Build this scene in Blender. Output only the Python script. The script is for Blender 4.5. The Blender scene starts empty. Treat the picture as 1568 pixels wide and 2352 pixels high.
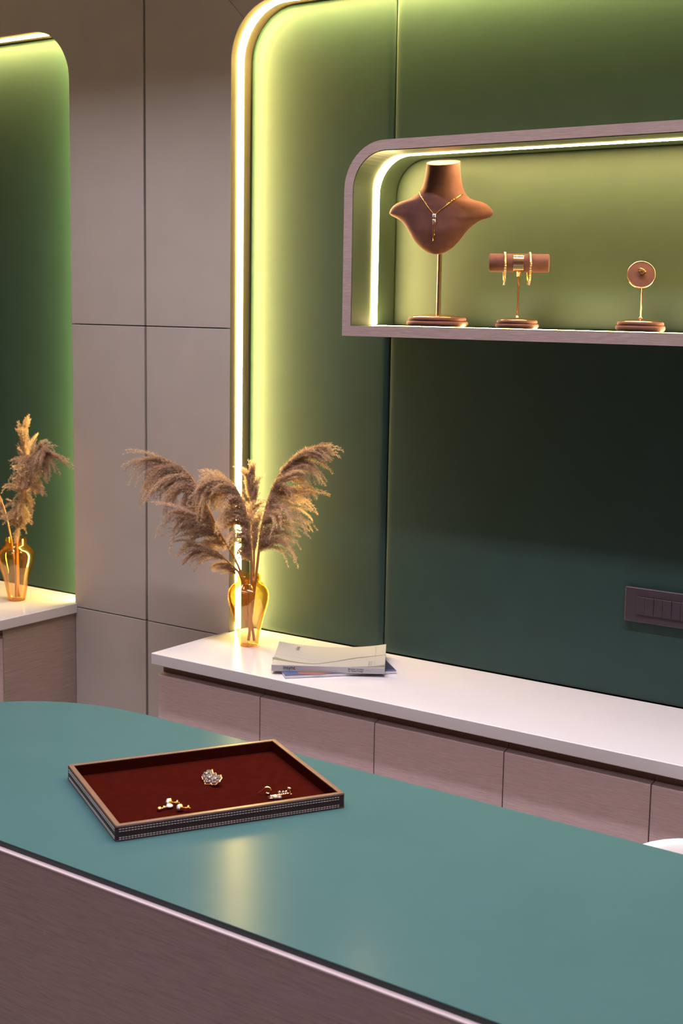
import bpy, math, random
import numpy as np
from mathutils import Matrix, Vector

random.seed(7)
rng = np.random.default_rng(7)
scn = bpy.context.scene
COL = scn.collection

# ------------------------------------------------------------------ camera
cam_data = bpy.data.cameras.new('camera')
cam = bpy.data.objects.new('camera', cam_data); COL.objects.link(cam)
cam_data.sensor_fit = 'VERTICAL'; cam_data.sensor_height = 36.0; cam_data.sensor_width = 24.0
cam_data.lens = 3148.2 / 2352 * 36.0
cam_data.clip_start = 0.05
_r = (0.81691, 0.576528, 0.016516); _d = (0.098612, -0.1114, -0.988871); _f = (-0.568272, 0.809448, -0.147856)
m = Matrix(((_r[0], -_d[0], -_f[0], 0.0), (_r[1], -_d[1], -_f[1], -3.0), (_r[2], -_d[2], -_f[2], 1.65), (0, 0, 0, 1)))
cam.matrix_world = m
scn.camera = cam
cam_data.dof.use_dof = True
cam_data.dof.focus_distance = 3.1
cam_data.dof.aperture_fstop = 7.1

# ------------------------------------------------------------------ view, world, lights
vs = scn.view_settings
vs.view_transform = 'Standard'; vs.look = 'None'; vs.gamma = 1.0; vs.use_curve_mapping = False
vs.exposure = 0.0
world = bpy.data.worlds.new('world'); scn.world = world; world.use_nodes = True
world.node_tree.nodes['Background'].inputs[0].default_value = (0.5, 0.45, 0.5, 1)
world.node_tree.nodes['Background'].inputs[1].default_value = 0.02

CEIL = 2.95
AMB = (1.0, 0.91, 0.985)
def area(name, loc, sx, sy, power, color=AMB, spread=math.pi, rot=(0, 0, 0)):
    l = bpy.data.lights.new(name, 'AREA'); l.shape = 'RECTANGLE'; l.size = sx; l.size_y = sy
    l.energy = power; l.color = color; l.spread = spread
    o = bpy.data.objects.new(name, l); COL.objects.link(o); o.location = loc; o.rotation_euler = rot
    return o
# ceiling luminaires of the shop: a row close to the wall and rows over the sales floor
area('ceiling_lamp_wall_row', (-1.6, -0.638, CEIL - 0.03), 3.6, 0.05, 34, spread=math.radians(92))
area('ceiling_lamp_desk_row', (-1.4, -1.75, CEIL - 0.03), 3.4, 0.18, 24, spread=math.radians(92))
area('ceiling_lamp_floor_row', (-0.9, -3.1, CEIL - 0.03), 3.6, 0.3, 30, spread=math.radians(118))

LED_COL = (1.0, 0.70, 0.21)
LED_COL_SHELF = (1.0, 0.72, 0.30)
LED_WALL = 128.0
LED_SHELF = 76.0

# ------------------------------------------------------------------ materials
def new_mat(name):
    mt = bpy.data.materials.new(name); mt.use_nodes = True
    nt = mt.node_tree; return mt, nt, nt.nodes['Principled BSDF']
def N(nt, t, **kw):
    n = nt.nodes.new(t)
    for k, v in kw.items(): setattr(n, k, v)
    return n
def plain(name, col, rough=0.5, metal=0.0, spec=0.5, noise=0.0, nscale=60.0, bump=0.0, bscale=200.0, coat=0.0, sheen=0.0, sheen_col=None, stretch=(1, 1, 1)):
    mt, nt, b = new_mat(name)
    b.inputs['Base Color'].default_value = (*col, 1); b.inputs['Roughness'].default_value = rough
    b.inputs['Metallic'].default_value = metal; b.inputs['Specular IOR Level'].default_value = spec
    if coat: b.inputs['Coat Weight'].default_value = coat; b.inputs['Coat Roughness'].default_value = 0.1
    if sheen:
        b.inputs['Sheen Weight'].default_value = sheen; b.inputs['Sheen Roughness'].default_value = 0.4
        b.inputs['Sheen Tint'].default_value = (*(sheen_col or (1, 1, 1)), 1)
    if noise or bump:
        tc = N(nt, 'ShaderNodeTexCoord'); mp = N(nt, 'ShaderNodeMapping'); mp.inputs['Scale'].default_value = stretch
        nt.links.new(tc.outputs['Object'], mp.inputs['Vector'])
    if noise:
        nz = N(nt, 'ShaderNodeTexNoise'); nz.inputs['Scale'].default_value = nscale; nz.inputs['Detail'].default_value = 5
        nt.links.new(mp.outputs[0], nz.inputs['Vector'])
        cr = N(nt, 'ShaderNodeValToRGB')
        cr.color_ramp.elements[0].position = 0.3; cr.color_ramp.elements[1].position = 0.7
        cr.color_ramp.elements[0].color = (*[c * (1 - noise) for c in col], 1)
        cr.color_ramp.elements[1].color = (*[min(1, c * (1 + noise)) for c in col], 1)
        nt.links.new(nz.outputs['Fac'], cr.inputs[0]); nt.links.new(cr.outputs[0], b.inputs['Base Color'])
    if bump:
        n2 = N(nt, 'ShaderNodeTexNoise'); n2.inputs['Scale'].default_value = bscale; n2.inputs['Detail'].default_value = 3
        nt.links.new(mp.outputs[0], n2.inputs['Vector'])
        bp = N(nt, 'ShaderNodeBump'); bp.inputs['Strength'].default_value = bump; bp.inputs['Distance'].default_value = 0.001
        nt.links.new(n2.outputs['Fac'], bp.inputs['Height']); nt.links.new(bp.outputs[0], b.inputs['Normal'])
    return mt
def wood(name, c1, c2, rough=0.5, stretch=(20, 60, 620)):
    mt, nt, b = new_mat(name)
    tc = N(nt, 'ShaderNodeTexCoord'); mp = N(nt, 'ShaderNodeMapping'); mp.inputs['Scale'].default_value = stretch
    nt.links.new(tc.outputs['Object'], mp.inputs['Vector'])
    n1 = N(nt, 'ShaderNodeTexNoise'); n1.inputs['Scale'].default_value = 1.0; n1.inputs['Detail'].default_value = 6; n1.inputs['Distortion'].default_value = 0.6
    n1.inputs['Roughness'].default_value = 0.62
    nt.links.new(mp.outputs[0], n1.inputs['Vector'])
    mp2 = N(nt, 'ShaderNodeMapping'); mp2.inputs['Scale'].default_value = tuple(s * 2.7 for s in stretch)
    nt.links.new(tc.outputs['Object'], mp2.inputs['Vector'])
    n2 = N(nt, 'ShaderNodeTexNoise'); n2.inputs['Scale'].default_value = 1.0; n2.inputs['Detail'].default_value = 4
    nt.links.new(mp2.outputs[0], n2.inputs['Vector'])
    mx = N(nt, 'ShaderNodeMath', operation='MULTIPLY_ADD'); mx.inputs[1].default_value = 0.5
    nt.links.new(n2.outputs['Fac'], mx.inputs[0]); nt.links.new(n1.outputs['Fac'], mx.inputs[2])
    cr = N(nt, 'ShaderNodeValToRGB'); e = cr.color_ramp.elements
    e[0].position = 0.55; e[0].color = (*c1, 1); e[1].position = 0.95; e[1].color = (*c2, 1)
    nt.links.new(mx.outputs[0], cr.inputs[0]); nt.links.new(cr.outputs[0], b.inputs['Base Color'])
    b.inputs['Roughness'].default_value = rough; b.inputs['Specular IOR Level'].default_value = 0.35
    bp = N(nt, 'ShaderNodeBump'); bp.inputs['Strength'].default_value = 0.12; bp.inputs['Distance'].default_value = 0.0006
    nt.links.new(mx.outputs[0], bp.inputs['Height']); nt.links.new(bp.outputs[0], b.inputs['Normal'])
    return mt
def emit(name, col, s):
    mt, nt, b = new_mat(name)
    b.inputs['Base Color'].default_value = (*col, 1)
    b.inputs['Emission Color'].default_value = (*col, 1); b.inputs['Emission Strength'].default_value = s
    return mt

M = {}
M['taupe'] = plain('taupe_laminate', (0.455, 0.415, 0.385), 0.55, spec=0.3, noise=0.03, nscale=8, bump=0.05, bscale=900)
M['dark_gap'] = plain('dark_groove', (0.03, 0.026, 0.024), 0.7)
M['jamb'] = plain('cream_lining', (0.14, 0.12, 0.09), 0.6)
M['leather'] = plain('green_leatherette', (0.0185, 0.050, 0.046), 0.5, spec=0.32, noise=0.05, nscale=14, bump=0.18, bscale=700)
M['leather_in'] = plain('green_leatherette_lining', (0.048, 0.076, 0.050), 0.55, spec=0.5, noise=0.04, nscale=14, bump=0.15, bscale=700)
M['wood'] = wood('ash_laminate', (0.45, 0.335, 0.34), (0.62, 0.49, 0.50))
M['wood_v'] = wood('ash_laminate_upright', (0.31, 0.225, 0.22), (0.47, 0.36, 0.355), stretch=(620, 60, 20))
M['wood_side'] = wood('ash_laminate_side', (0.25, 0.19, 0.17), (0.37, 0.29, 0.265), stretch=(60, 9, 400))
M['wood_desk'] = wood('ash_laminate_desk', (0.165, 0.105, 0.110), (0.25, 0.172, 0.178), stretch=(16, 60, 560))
M['wood_shelf'] = wood('ash_laminate_shelf', (0.31, 0.225, 0.225), (0.47, 0.365, 0.36))
M['edge_band'] = plain('pale_edge_band', (0.40, 0.325, 0.345), 0.45)
M['groove'] = plain('brown_finger_groove', (0.17, 0.105, 0.09), 0.6, noise=0.2, nscale=30, stretch=(2, 20, 20))
M['quartz'] = plain('white_quartz', (0.565, 0.545, 0.575), 0.10, spec=0.5, noise=0.02, nscale=5)
M['desk_top'] = plain('teal_desk_leather', (0.042, 0.096, 0.104), 0.21, spec=0.03, noise=0.03, nscale=6)
M['desk_edge'] = plain('dark_teal_edge', (0.012, 0.02, 0.022), 0.4)
M['floor'] = plain('floor_stone', (0.32, 0.29, 0.27), 0.4, noise=0.08, nscale=3)
M['paint'] = plain('room_paint', (0.55, 0.50, 0.49), 0.8)
M['ceil'] = plain('ceiling_paint', (0.75, 0.72, 0.72), 0.9)
M['suede'] = plain('brown_suede', (0.135, 0.058, 0.048), 0.85, spec=0.15, noise=0.16, nscale=40, bump=0.2, bscale=900, sheen=0.35, sheen_col=(1, 0.6, 0.5))
M['gold'] = plain('polished_rose_gold', (0.95, 0.60, 0.36), 0.14, metal=1.0)
M['gold_y'] = plain('yellow_gold', (1.0, 0.62, 0.16), 0.2, metal=1.0)
M['silver'] = plain('diamond_pave', (0.88, 0.84, 0.86), 0.18, metal=0.9, bump=1.0, bscale=1800)
M['crystal'] = plain('clear_stone', (0.72, 0.70, 0.74), 0.12, metal=0.9)
M['book_cover'] = plain('matt_silver_cover', (0.36, 0.35, 0.345), 0.34, spec=0.5)
M['book_spine'] = plain('grey_spine', (0.40, 0.385, 0.42), 0.35)
M['paper'] = plain('white_paper', (0.66, 0.63, 0.68), 0.7, noise=0.05, nscale=100, stretch=(1, 1, 60))
M['ink'] = plain('dark_ink', (0.04, 0.04, 0.045), 0.5)
M['ink_soft'] = plain('grey_ink', (0.30, 0.29, 0.31), 0.5)
M['swoosh'] = plain('olive_print', (0.17, 0.165, 0.13), 0.4)
M['swoosh_pale'] = plain('pale_print', (0.42, 0.41, 0.39), 0.4)
M['navy'] = plain('dark_navy_print', (0.03, 0.035, 0.055), 0.35)
M['orange'] = plain('orange_print', (0.24, 0.10, 0.075), 0.4)
M['plastic'] = plain('aubergine_plastic', (0.048, 0.033, 0.046), 0.4)
M['tray_out'] = plain('dark_brown_leather', (0.034, 0.016, 0.021), 0.45, spec=0.25, bump=0.3, bscale=500)
M['tray_rim'] = plain('tan_wood_rim', (0.14, 0.074, 0.052), 0.32, noise=0.15, nscale=60)
M['velvet'] = plain('maroon_velvet', (0.029, 0.0036, 0.0024), 0.95, spec=0.0, noise=0.12, nscale=60)
M['thread'] = plain('white_thread', (0.48, 0.46, 0.45), 0.7)
M['stem'] = plain('dry_reed', (0.42, 0.20, 0.075), 0.6)
M['white_shell'] = plain('white_plastic', (0.74, 0.72, 0.77), 0.3)
M['led_wall'] = emit('led_wall', LED_COL, LED_WALL)
M['led_shelf'] = emit('led_shelf', LED_COL_SHELF, LED_SHELF)

# magazine cover: blue tiled print
mt, nt, b = new_mat('blue_tile_print'); M['mag'] = mt
tc = N(nt, 'ShaderNodeTexCoord'); br = N(nt, 'ShaderNodeTexBrick'); br.inputs['Scale'].default_value = 60
br.inputs['Color1'].default_value = (0.06, 0.09, 0.20, 1); br.inputs['Color2'].default_value = (0.10, 0.12, 0.23, 1); br.inputs['Mortar'].default_value = (0.03, 0.05, 0.14, 1)
br.inputs['Mortar Size'].default_value = 0.03; br.offset = 0
nt.links.new(tc.outputs['Object'], br.inputs['Vector']); nt.links.new(br.outputs[0], b.inputs['Base Color']); b.inputs['Roughness'].default_value = 0.3

# pampas fluff: translucent dry fibres
def fluff(name, c1, c2):
    mt, nt, b = new_mat(name)
    at = N(nt, 'ShaderNodeAttribute'); at.attribute_name = 'tint'
    cr = N(nt, 'ShaderNodeValToRGB'); cr.color_ramp.elements[0].color = (*c1, 1); cr.color_ramp.elements[1].color = (*c2, 1)
    nt.links.new(at.outputs['Fac'], cr.inputs[0])
    df = N(nt, 'ShaderNodeBsdfDiffuse'); tr = N(nt, 'ShaderNodeBsdfTranslucent'); mx = N(nt, 'ShaderNodeMixShader'); mx.inputs[0].default_value = 0.5
    nt.links.new(cr.outputs[0], df.inputs[0]); nt.links.new(cr.outputs[0], tr.inputs[0])
    nt.links.new(df.outputs[0], mx.inputs[1]); nt.links.new(tr.outputs[0], mx.inputs[2])
    nt.links.new(mx.outputs[0], nt.nodes['Material Output'].inputs['Surface']); return mt
M['fluff'] = fluff('pampas_fibres', (0.32, 0.205, 0.15), (0.88, 0.69, 0.53))

# amber lustre glass
mt, nt, b = new_mat('amber_glass'); M['amber'] = mt
b.inputs['Base Color'].default_value = (1.0, 0.72, 0.30, 1); b.inputs['Roughness'].default_value = 0.02
b.inputs['Transmission Weight'].default_value = 1.0; b.inputs['IOR'].default_value = 1.45
nt.nodes.remove(b)
fr = N(nt, 'ShaderNodeLayerWeight'); fr.inputs['Blend'].default_value = 0.28
tb = N(nt, 'ShaderNodeBsdfTransparent'); gl = N(nt, 'ShaderNodeBsdfGlossy'); gl.inputs['Roughness'].default_value = 0.04; gl.inputs['Color'].default_value = (1.0, 0.82, 0.55, 1)
tc = N(nt, 'ShaderNodeTexCoord'); sp = N(nt, 'ShaderNodeSeparateXYZ'); nt.links.new(tc.outputs['Object'], sp.inputs[0])
cr = N(nt, 'ShaderNodeValToRGB'); e = cr.color_ramp.elements   # lustre: clearer and pinker at the foot, deep amber at the shoulder
e[0].position = 0.02; e[0].color = (1.0, 0.90, 0.78, 1); e[1].position = 0.17; e[1].color = (1.0, 0.89, 0.56, 1)
mid = e.new(0.09); mid.color = (1.0, 0.92, 0.80, 1)
nt.links.new(sp.outputs[2], cr.inputs[0])
cr2 = N(nt, 'ShaderNodeMixRGB'); cr2.blend_type = 'MULTIPLY'
cr3 = N(nt, 'ShaderNodeValToRGB'); cr3.color_ramp.elements[0].position = 0.1; cr3.color_ramp.elements[0].color = (1, 1, 1, 1)
cr3.color_ramp.elements[1].position = 0.8; cr3.color_ramp.elements[1].color = (1.0, 0.88, 0.50, 1)
nt.links.new(fr.outputs['Facing'], cr3.inputs[0]); cr2.inputs[0].default_value = 1
nt.links.new(cr.outputs[0], cr2.inputs[1]); nt.links.new(cr3.outputs[0], cr2.inputs[2]); nt.links.new(cr2.outputs[0], tb.inputs[0])
mx = N(nt, 'ShaderNodeMixShader'); ma = N(nt, 'ShaderNodeMath', operation='MULTIPLY_ADD'); ma.inputs[1].default_value = 0.42; ma.inputs[2].default_value = 0.09
nt.links.new(fr.outputs['Fresnel'], ma.inputs[0]); nt.links.new(ma.outputs[0], mx.inputs[0])
nt.links.new(tb.outputs[0], mx.inputs[1]); nt.links.new(gl.outputs[0], mx.inputs[2]); nt.links.new(mx.outputs[0], nt.nodes['Material Output'].inputs['Surface'])

# ------------------------------------------------------------------ helpers
def empty(name, loc, label=None, cat=None, group=None, kind=None, rotz=0.0):
    o = bpy.data.objects.new(name, None); COL.objects.link(o); o.location = loc; o.rotation_euler = (0, 0, rotz); o.empty_display_size = 0.02
    tag(o, label, cat, group, kind); return o
def tag(o, label=None, cat=None, group=None, kind=None):
    for k, v in (('label', label), ('category', cat), ('group', group), ('kind', kind)):
        if v: o[k] = v
    return o
def obj(name, V, Fc, mat, parent=None, loc=(0, 0, 0), smooth=False, bevel=0.0, segs=2, ang=40):
    """One mesh object. V are coordinates in the parent's frame (or in the frame at loc for a top-level mesh)."""
    me = bpy.data.meshes.new(name); me.from_pydata([tuple(map(float, v)) for v in V], [], [tuple(f) for f in Fc]); me.validate(); me.update()
    me.materials.append(mat)
    if smooth: me.shade_smooth()
    o = bpy.data.objects.new(name, me); COL.objects.link(o)
    if parent is not None: o.parent = parent
    o.location = loc
    if bevel:
        md = o.modifiers.new('bevel', 'BEVEL'); md.width = bevel; md.segments = segs; md.limit_method = 'ANGLE'; md.angle_limit = math.radians(ang)
        if not smooth: me.shade_smooth(); o.modifiers.new('wn', 'WEIGHTED_NORMAL').keep_sharp = True
    return o
def box(x0, x1, y0, y1, z0, z1):
    V = [(x, y, z) for x in (x0, x1) for y in (y0, y1) for z in (z0, z1)]
    return V, [(0, 1, 3, 2), (4, 6, 7, 5), (0, 4, 5, 1), (2, 3, 7, 6), (0, 2, 6, 4), (1, 5, 7, 3)]
def prism(poly, a0, a1, plane='xz'):
    """Extrude a 2-D outline: plane xz -> along y, plane xy -> along z."""
    n = len(poly)
    if plane == 'xz':
        V = [(p[0], a0, p[1]) for p in poly] + [(p[0], a1, p[1]) for p in poly]
    else:
        V = [(p[0], p[1], a0) for p in poly] + [(p[0], p[1], a1) for p in poly]
    Fc = [tuple(range(n)), tuple(range(2 * n - 1, n - 1, -1))] + [(i, n + i, n + (i + 1) % n, (i + 1) % n) for i in range(n)]
    return V, Fc
def lathe(prof, n=40, c=(0, 0, 0), axis='z', close=False):
    V, Fc = [], []
    for r, z in prof:
        for k in range(n):
            a = 2 * math.pi * k / n
            p = (r * math.cos(a), r * math.sin(a), z)
            if axis == 'x': p = (z, r * math.cos(a), r * math.sin(a))
            V.append((p[0] + c[0], p[1] + c[1], p[2] + c[2]))
    L = len(prof)
    for i in range(L - 1 + (1 if close else 0)):
        j = (i + 1) % L
        for k in range(n):
            Fc.append((i * n + k, i * n + (k + 1) % n, j * n + (k + 1) % n, j * n + k))
    if not close:
        if prof[0][0] > 1e-5: Fc.append(tuple(range(n - 1, -1, -1)))
        if prof[-1][0] > 1e-5: Fc.append(tuple((L - 1) * n + k for k in range(n)))
    return V, Fc
def tube(pts, r, n=8, cap=True):
    pts = [Vector(p) for p in pts]; V, Fc = [], []
    rs = r if isinstance(r, (list, tuple)) else [r] * len(pts)
    up = Vector((0.13, 0.27, 0.95))
    for i, p in enumerate(pts):
        t = (pts[min(i + 1, len(pts) - 1)] - pts[max(i - 1, 0)]).normalized()
        u = t.cross(up);
        if u.length < 1e-3: u = t.cross(Vector((1, 0, 0)))
        u.normalize(); w = t.cross(u)
        for k in range(n):
            a = 2 * math.pi * k / n; V.append(tuple(p + rs[i] * (math.cos(a) * u + math.sin(a) * w)))
    for i in range(len(pts) - 1):
        for k in range(n): Fc.append((i * n + k, i * n + (k + 1) % n, (i + 1) * n + (k + 1) % n, (i + 1) * n + k))
    if cap: Fc += [tuple(range(n - 1, -1, -1)), tuple((len(pts) - 1) * n + k for k in range(n))]
    return V, Fc
def ball(c, r, nu=10, nv=7, s=(1, 1, 1)):
    prof = [(math.sin(math.pi * i / nv) * r, -math.cos(math.pi * i / nv) * r) for i in range(nv + 1)]
    prof[0] = (1e-6, -r); prof[-1] = (1e-6, r)
    V, Fc = lathe(prof, nu)
    return [(v[0] * s[0] + c[0], v[1] * s[1] + c[1], v[2] * s[2] + c[2]) for v in V], Fc
def join(*parts):
    V, Fc = [], []
    for v, f in parts:
        k = len(V); V += list(v); Fc += [tuple(i + k for i in q) for q in f]
    return V, Fc
def xform(vf, M4): return [tuple(M4 @ Vector(v)) for v in vf[0]], vf[1]
def arc(cx, cz, r, a0, a1, n=14): return [(cx + r * math.cos(math.radians(a0 + (a1 - a0) * i / n)), cz + r * math.sin(math.radians(a0 + (a1 - a0) * i / n))) for i in range(n + 1)]
def spline(P, n):
    """Catmull-Rom through points P, n samples."""
    P = [Vector(p) for p in P]; Q = [2 * P[0] - P[1]] + P + [2 * P[-1] - P[-2]]; out = []
    for i in range(n):
        t = i / (n - 1) * (len(P) - 1); k = min(int(t), len(P) - 2); u = t - k
        a, b_, c, d = Q[k:k + 4]
        out.append(0.5 * ((2 * b_) + (c - a) * u + (2 * a - 5 * b_ + 4 * c - d) * u * u + (3 * b_ - a - 3 * c + d) * u ** 3))
    return out
def strip_path(path, normal_in, w0, w1, th):
    """LED profile: path in xz (list), band from y=w0..w1, raised th towards normal (list of 2-D inward normals)."""
    V, Fc = [], []
    for (x, z), (nx, nz) in zip(path, normal_in):
        for yy, t in ((w0, 0), (w0, th), (w1, th), (w1, 0)): V.append((x + nx * t, yy, z + nz * t))
    n = len(path)
    for i in range(n - 1):
        for k in range(4):
            Fc.append((i * 4 + k, i * 4 + (k + 1) % 4, (i + 1) * 4 + (k + 1) % 4, (i + 1) * 4 + k))
    Fc += [(0, 1, 2, 3), ((n - 1) * 4 + 3, (n - 1) * 4 + 2, (n - 1) * 4 + 1, (n - 1) * 4)]
    return V, Fc
def path_normals(path, inside):
    """Unit normals of an open 2-D path, on the side of point `inside`."""
    out = []
    for i, p in enumerate(path):
        a = Vector(path[max(i - 1, 0)]); c = Vector(path[min(i + 1, len(path) - 1)]); t = (c - a).normalized(); nrm = Vector((-t.y, t.x))
        if nrm.dot(Vector(inside) - Vector(p)) < 0: nrm = -nrm
        out.append((nrm.x, nrm.y))
    return out

# ------------------------------------------------------------------ room shell
XL, XR, YF, ZT = -5.4, 2.0, -5.6, CEIL
NX0, NX1 = -2.4995, -3.131          # jamb lines of the two niches
NTOP, NR = 2.462, 0.150             # niche head height, corner radius
ZC = 0.7095                         # worktop height
GY = 0.0807                         # face of the green leather panels
XEND, XBEG = 1.6, -5.2              # far ends of both niches

def structure(name, vf, mat, **kw): o = obj(name, *vf, mat, **kw); o['kind'] = 'structure'; return o
structure('floor', box(XL, XR, YF, 0.25, -0.05, 0), M['floor'])
structure('ceiling', box(XL, XR, YF, 0.25, ZT, ZT + 0.05), M['ceil'])
structure('wall_left', box(XL - 0.05, XL, YF, 0.25, 0, ZT), M['paint'])
structure('wall_right', box(XR, XR + 0.05, YF, 0.25, 0, ZT), M['paint'])
structure('wall_front', box(XL, XR, YF - 0.05, YF, 0, ZT), M['paint'])
wall = structure('wall_back', box(XL, XR, 0.13, 0.25, 0, ZT), M['dark_gap'])

PT = 0.018; G = 0.0016
def panel(poly, b=0.0012):
    return obj('panel', *prism(poly, 0.0, PT, 'xz'), M['taupe'], parent=wall, bevel=b, segs=2, ang=50)
XM = -2.824; GAP = 0.0045; ZS = (0.696, 1.585)
# backing board behind the taupe panels (the dark of the joints)
obj('backing_board', *box(NX1 + 0.012, NX0 - 0.012, PT, 0.125, 0, ZT), M['dark_gap'], parent=wall)
colsx = [(NX1, XM - GAP), (XM + GAP, NX0)]
for (a, b_) in colsx:
    panel([(a, 0.0), (b_, 0.0), (b_, ZS[0] - G), (a, ZS[0] - G)])
    panel([(a, ZS[0] + G), (b_, ZS[0] + G), (b_, ZS[1] - G), (a, ZS[1] - G)])
# right column, up to the mitre joint of the niche corner
cR = (NX0 + NR, NTOP - NR); aR = arc(cR[0], cR[1], NR, 180, 90, 24)
mi = 12
mp = aR[mi]; dm = Vector((-0.707, 0.707)); L = 0.30; me_ = (mp[0] - L, mp[1] + L)
panel([(XM + GAP, ZS[1] + G), (NX0, ZS[1] + G)] + aR[:mi + 1] + [(me_[0], me_[1]), (XM + GAP, me_[1])], b=0.0006)
panel([(mp[0] + 0.0006, mp[1] + 0.0006)] + aR[mi + 1:] + [(XEND, NTOP), (XEND, ZT - .002), (me_[0] + 0.001, ZT - .002), (me_[0] + 0.001, me_[1] + 0.0012)], b=0.0006)
panel([(XM + GAP, me_[1] + 0.003), (me_[0] - 0.002, me_[1] + 0.003), (me_[0] - 0.002, ZT - .002), (XM + GAP, ZT - .002)])
cL = (NX1 - NR, NTOP - NR); aL = arc(cL[0], cL[1], NR, 0, 90, 24)
panel([(XM - GAP, ZS[1] + G), (XM - GAP, ZT - .002), (XBEG, ZT - .002), (XBEG, NTOP)] + aL[::-1] + [(NX1, ZS[1] + G)])
# end posts far outside the view
for xa, xb in ((XL, XBEG), (XEND, XR)):
    panel([(xa, 0), (xb, 0), (xb, ZT - .002), (xa, ZT - .002)])
# panels under the worktops (hidden behind the cabinets)
obj('backing_board', *box(NX0, XEND, GY, 0.125, 0, ZC - 0.034), M['taupe'], parent=wall)
obj('backing_board', *box(XBEG, NX1, GY, 0.125, 0, ZC - 0.034), M['taupe'], parent=wall)

# niche linings (jamb and head in one bent piece)
def lining(path, inside):
    nn = path_normals(path, inside); V, Fc = [], []
    for (x, z), (nx, nz) in zip(path, nn):
        for yy, t in ((0.0005, 0.0), (0.128, 0.0), (0.128, -0.012), (0.0005, -0.012)): V.append((x + nx * t, yy, z + nz * t))
    n = len(path)
    for i in range(n - 1):
        for k in range(4): Fc.append((i * 4 + k, (i + 1) * 4 + k, (i + 1) * 4 + (k + 1) % 4, i * 4 + (k + 1) % 4))
    return V, Fc
pR = [(NX0 + .0005, ZC - .03)] + [(x + .0002, z - .0003) for x, z in aR] + [(XEND, NTOP - .0003)]
pL = [(NX1 - .0005, ZC - .03)] + [(x - .0002, z - .0003) for x, z in aL] + [(XBEG, NTOP - .0003)]
obj('niche_lining', *lining(pR, (-1.5, 1.5)), M['jamb'], parent=wall, smooth=False)
obj('niche_lining', *lining(pL, (-4, 1.5)), M['jamb'], parent=wall, smooth=False)

# green padded leather panels
def cushion(poly, y_face, th, puff=0.010, rows=((0.0, 1.0), (0.0006, 0.62), (0.003, 0.30), (0.008, 0.10), (0.016, 0.02), (0.026, 0.0))):
    """Padded panel: outline inset step by step towards the face, rounding its edge."""
    P = [Vector(p) for p in poly]; n = len(P); c = sum(P, Vector((0, 0))) / n
    def inset(d):
        out = []
        for i in range(n):
            a, p, q = P[i - 1], P[i], P[(i + 1) % n]
            t1 = (p - a).normalized(); t2 = (q - p).normalized()
            n1 = Vector((-t1.y, t1.x)); n2 = Vector((-t2.y, t2.x)); b2 = (n1 + n2)
            if b2.length < 1e-6: b2 = n1
            b2.normalize(); s = d / max(0.4, b2.dot(n1)); out.append(p + b2 * s)
        return out
    rings = [[(p.x, y_face + th, p.y) for p in P]] + [[(p.x, y_face + puff * k, p.y) for p in inset(d)] for d, k in rows]
    V = [v for r_ in rings for v in r_]; Fc = []
    for i in range(len(rings) - 1):
        for k in range(n): Fc.append((i * n + k, i * n + (k + 1) % n, (i + 1) * n + (k + 1) % n, (i + 1) * n + k))
    Fc.append(tuple((len(rings) - 1) * n + k for k in range(n)))
    return V, Fc
e_ = 0.004; XS = -2.017; rr = NR - e_
zb = ZC + 0.002; ztop = NTOP - 0.004
P1 = [(NX0 + e_, zb), (XS - .0008, zb), (XS - .0008, ztop)] + arc(NX0 + e_ + rr, ztop - rr, rr, 90, 180, 20)
P2 = [(XS + .0008, zb), (-0.30, zb), (-0.30, ztop), (XS + .0008, ztop)]
P3 = [(-0.2984, zb), (XEND - .01, zb), (XEND - .01, ztop), (-0.2984, ztop)]
P4 = [(XBEG + .01, zb), (NX1 - e_, zb)] + arc(NX1 - e_ - rr, ztop - rr, rr, 0, 90, 20) + [(XBEG + .01, ztop)]
for Pp in (P1, P2, P3, P4):
    o = obj('leather_panel', *cushion(Pp, GY, 0.044), M['leather'], parent=wall, smooth=True)
    o.modifiers.new('wn', 'WEIGHTED_NORMAL')

# niche LED strips (things of their own)
def led(name, path, inside, y0, y1, th, mat, label=None, group=None, parent=None):
    nn = path_normals(path, inside)
    o = obj(name, *strip_path(path, nn, y0, y1, th), mat, parent=parent)
    if parent is None: tag(o, label, 'light strip', group)
    return o
led('led_strip', [(NX0 + .001, ZC + .002)] + [(x + .001, z - .001) for x, z in arc(cR[0], cR[1], NR - .001, 180, 90, 24)] + [(XEND - .02, NTOP - .002)], (-1.5, 1.5), .0275, .0525, .0003, M['led_wall'],
    'glowing warm LED strip bent round the edge of the right green niche')
led('led_strip', [(NX1 - .001, ZC + .002)] + [(x - .001, z - .001) for x, z in arc(cL[0], cL[1], NR - .001, 0, 90, 24)] + [(XBEG + .02, NTOP - .002)], (-4, 1.5), .0275, .0525, .0003, M['led_wall'],
    'glowing warm LED strip along the head of the left green niche')

# ------------------------------------------------------------------ worktops and cabinets
SF = -0.318
wt = obj('worktop', *box(NX0 - 0.010, XEND, SF, GY + .002, ZC - 0.032, ZC), M['quartz'], bevel=0.0025, segs=3)
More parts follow.
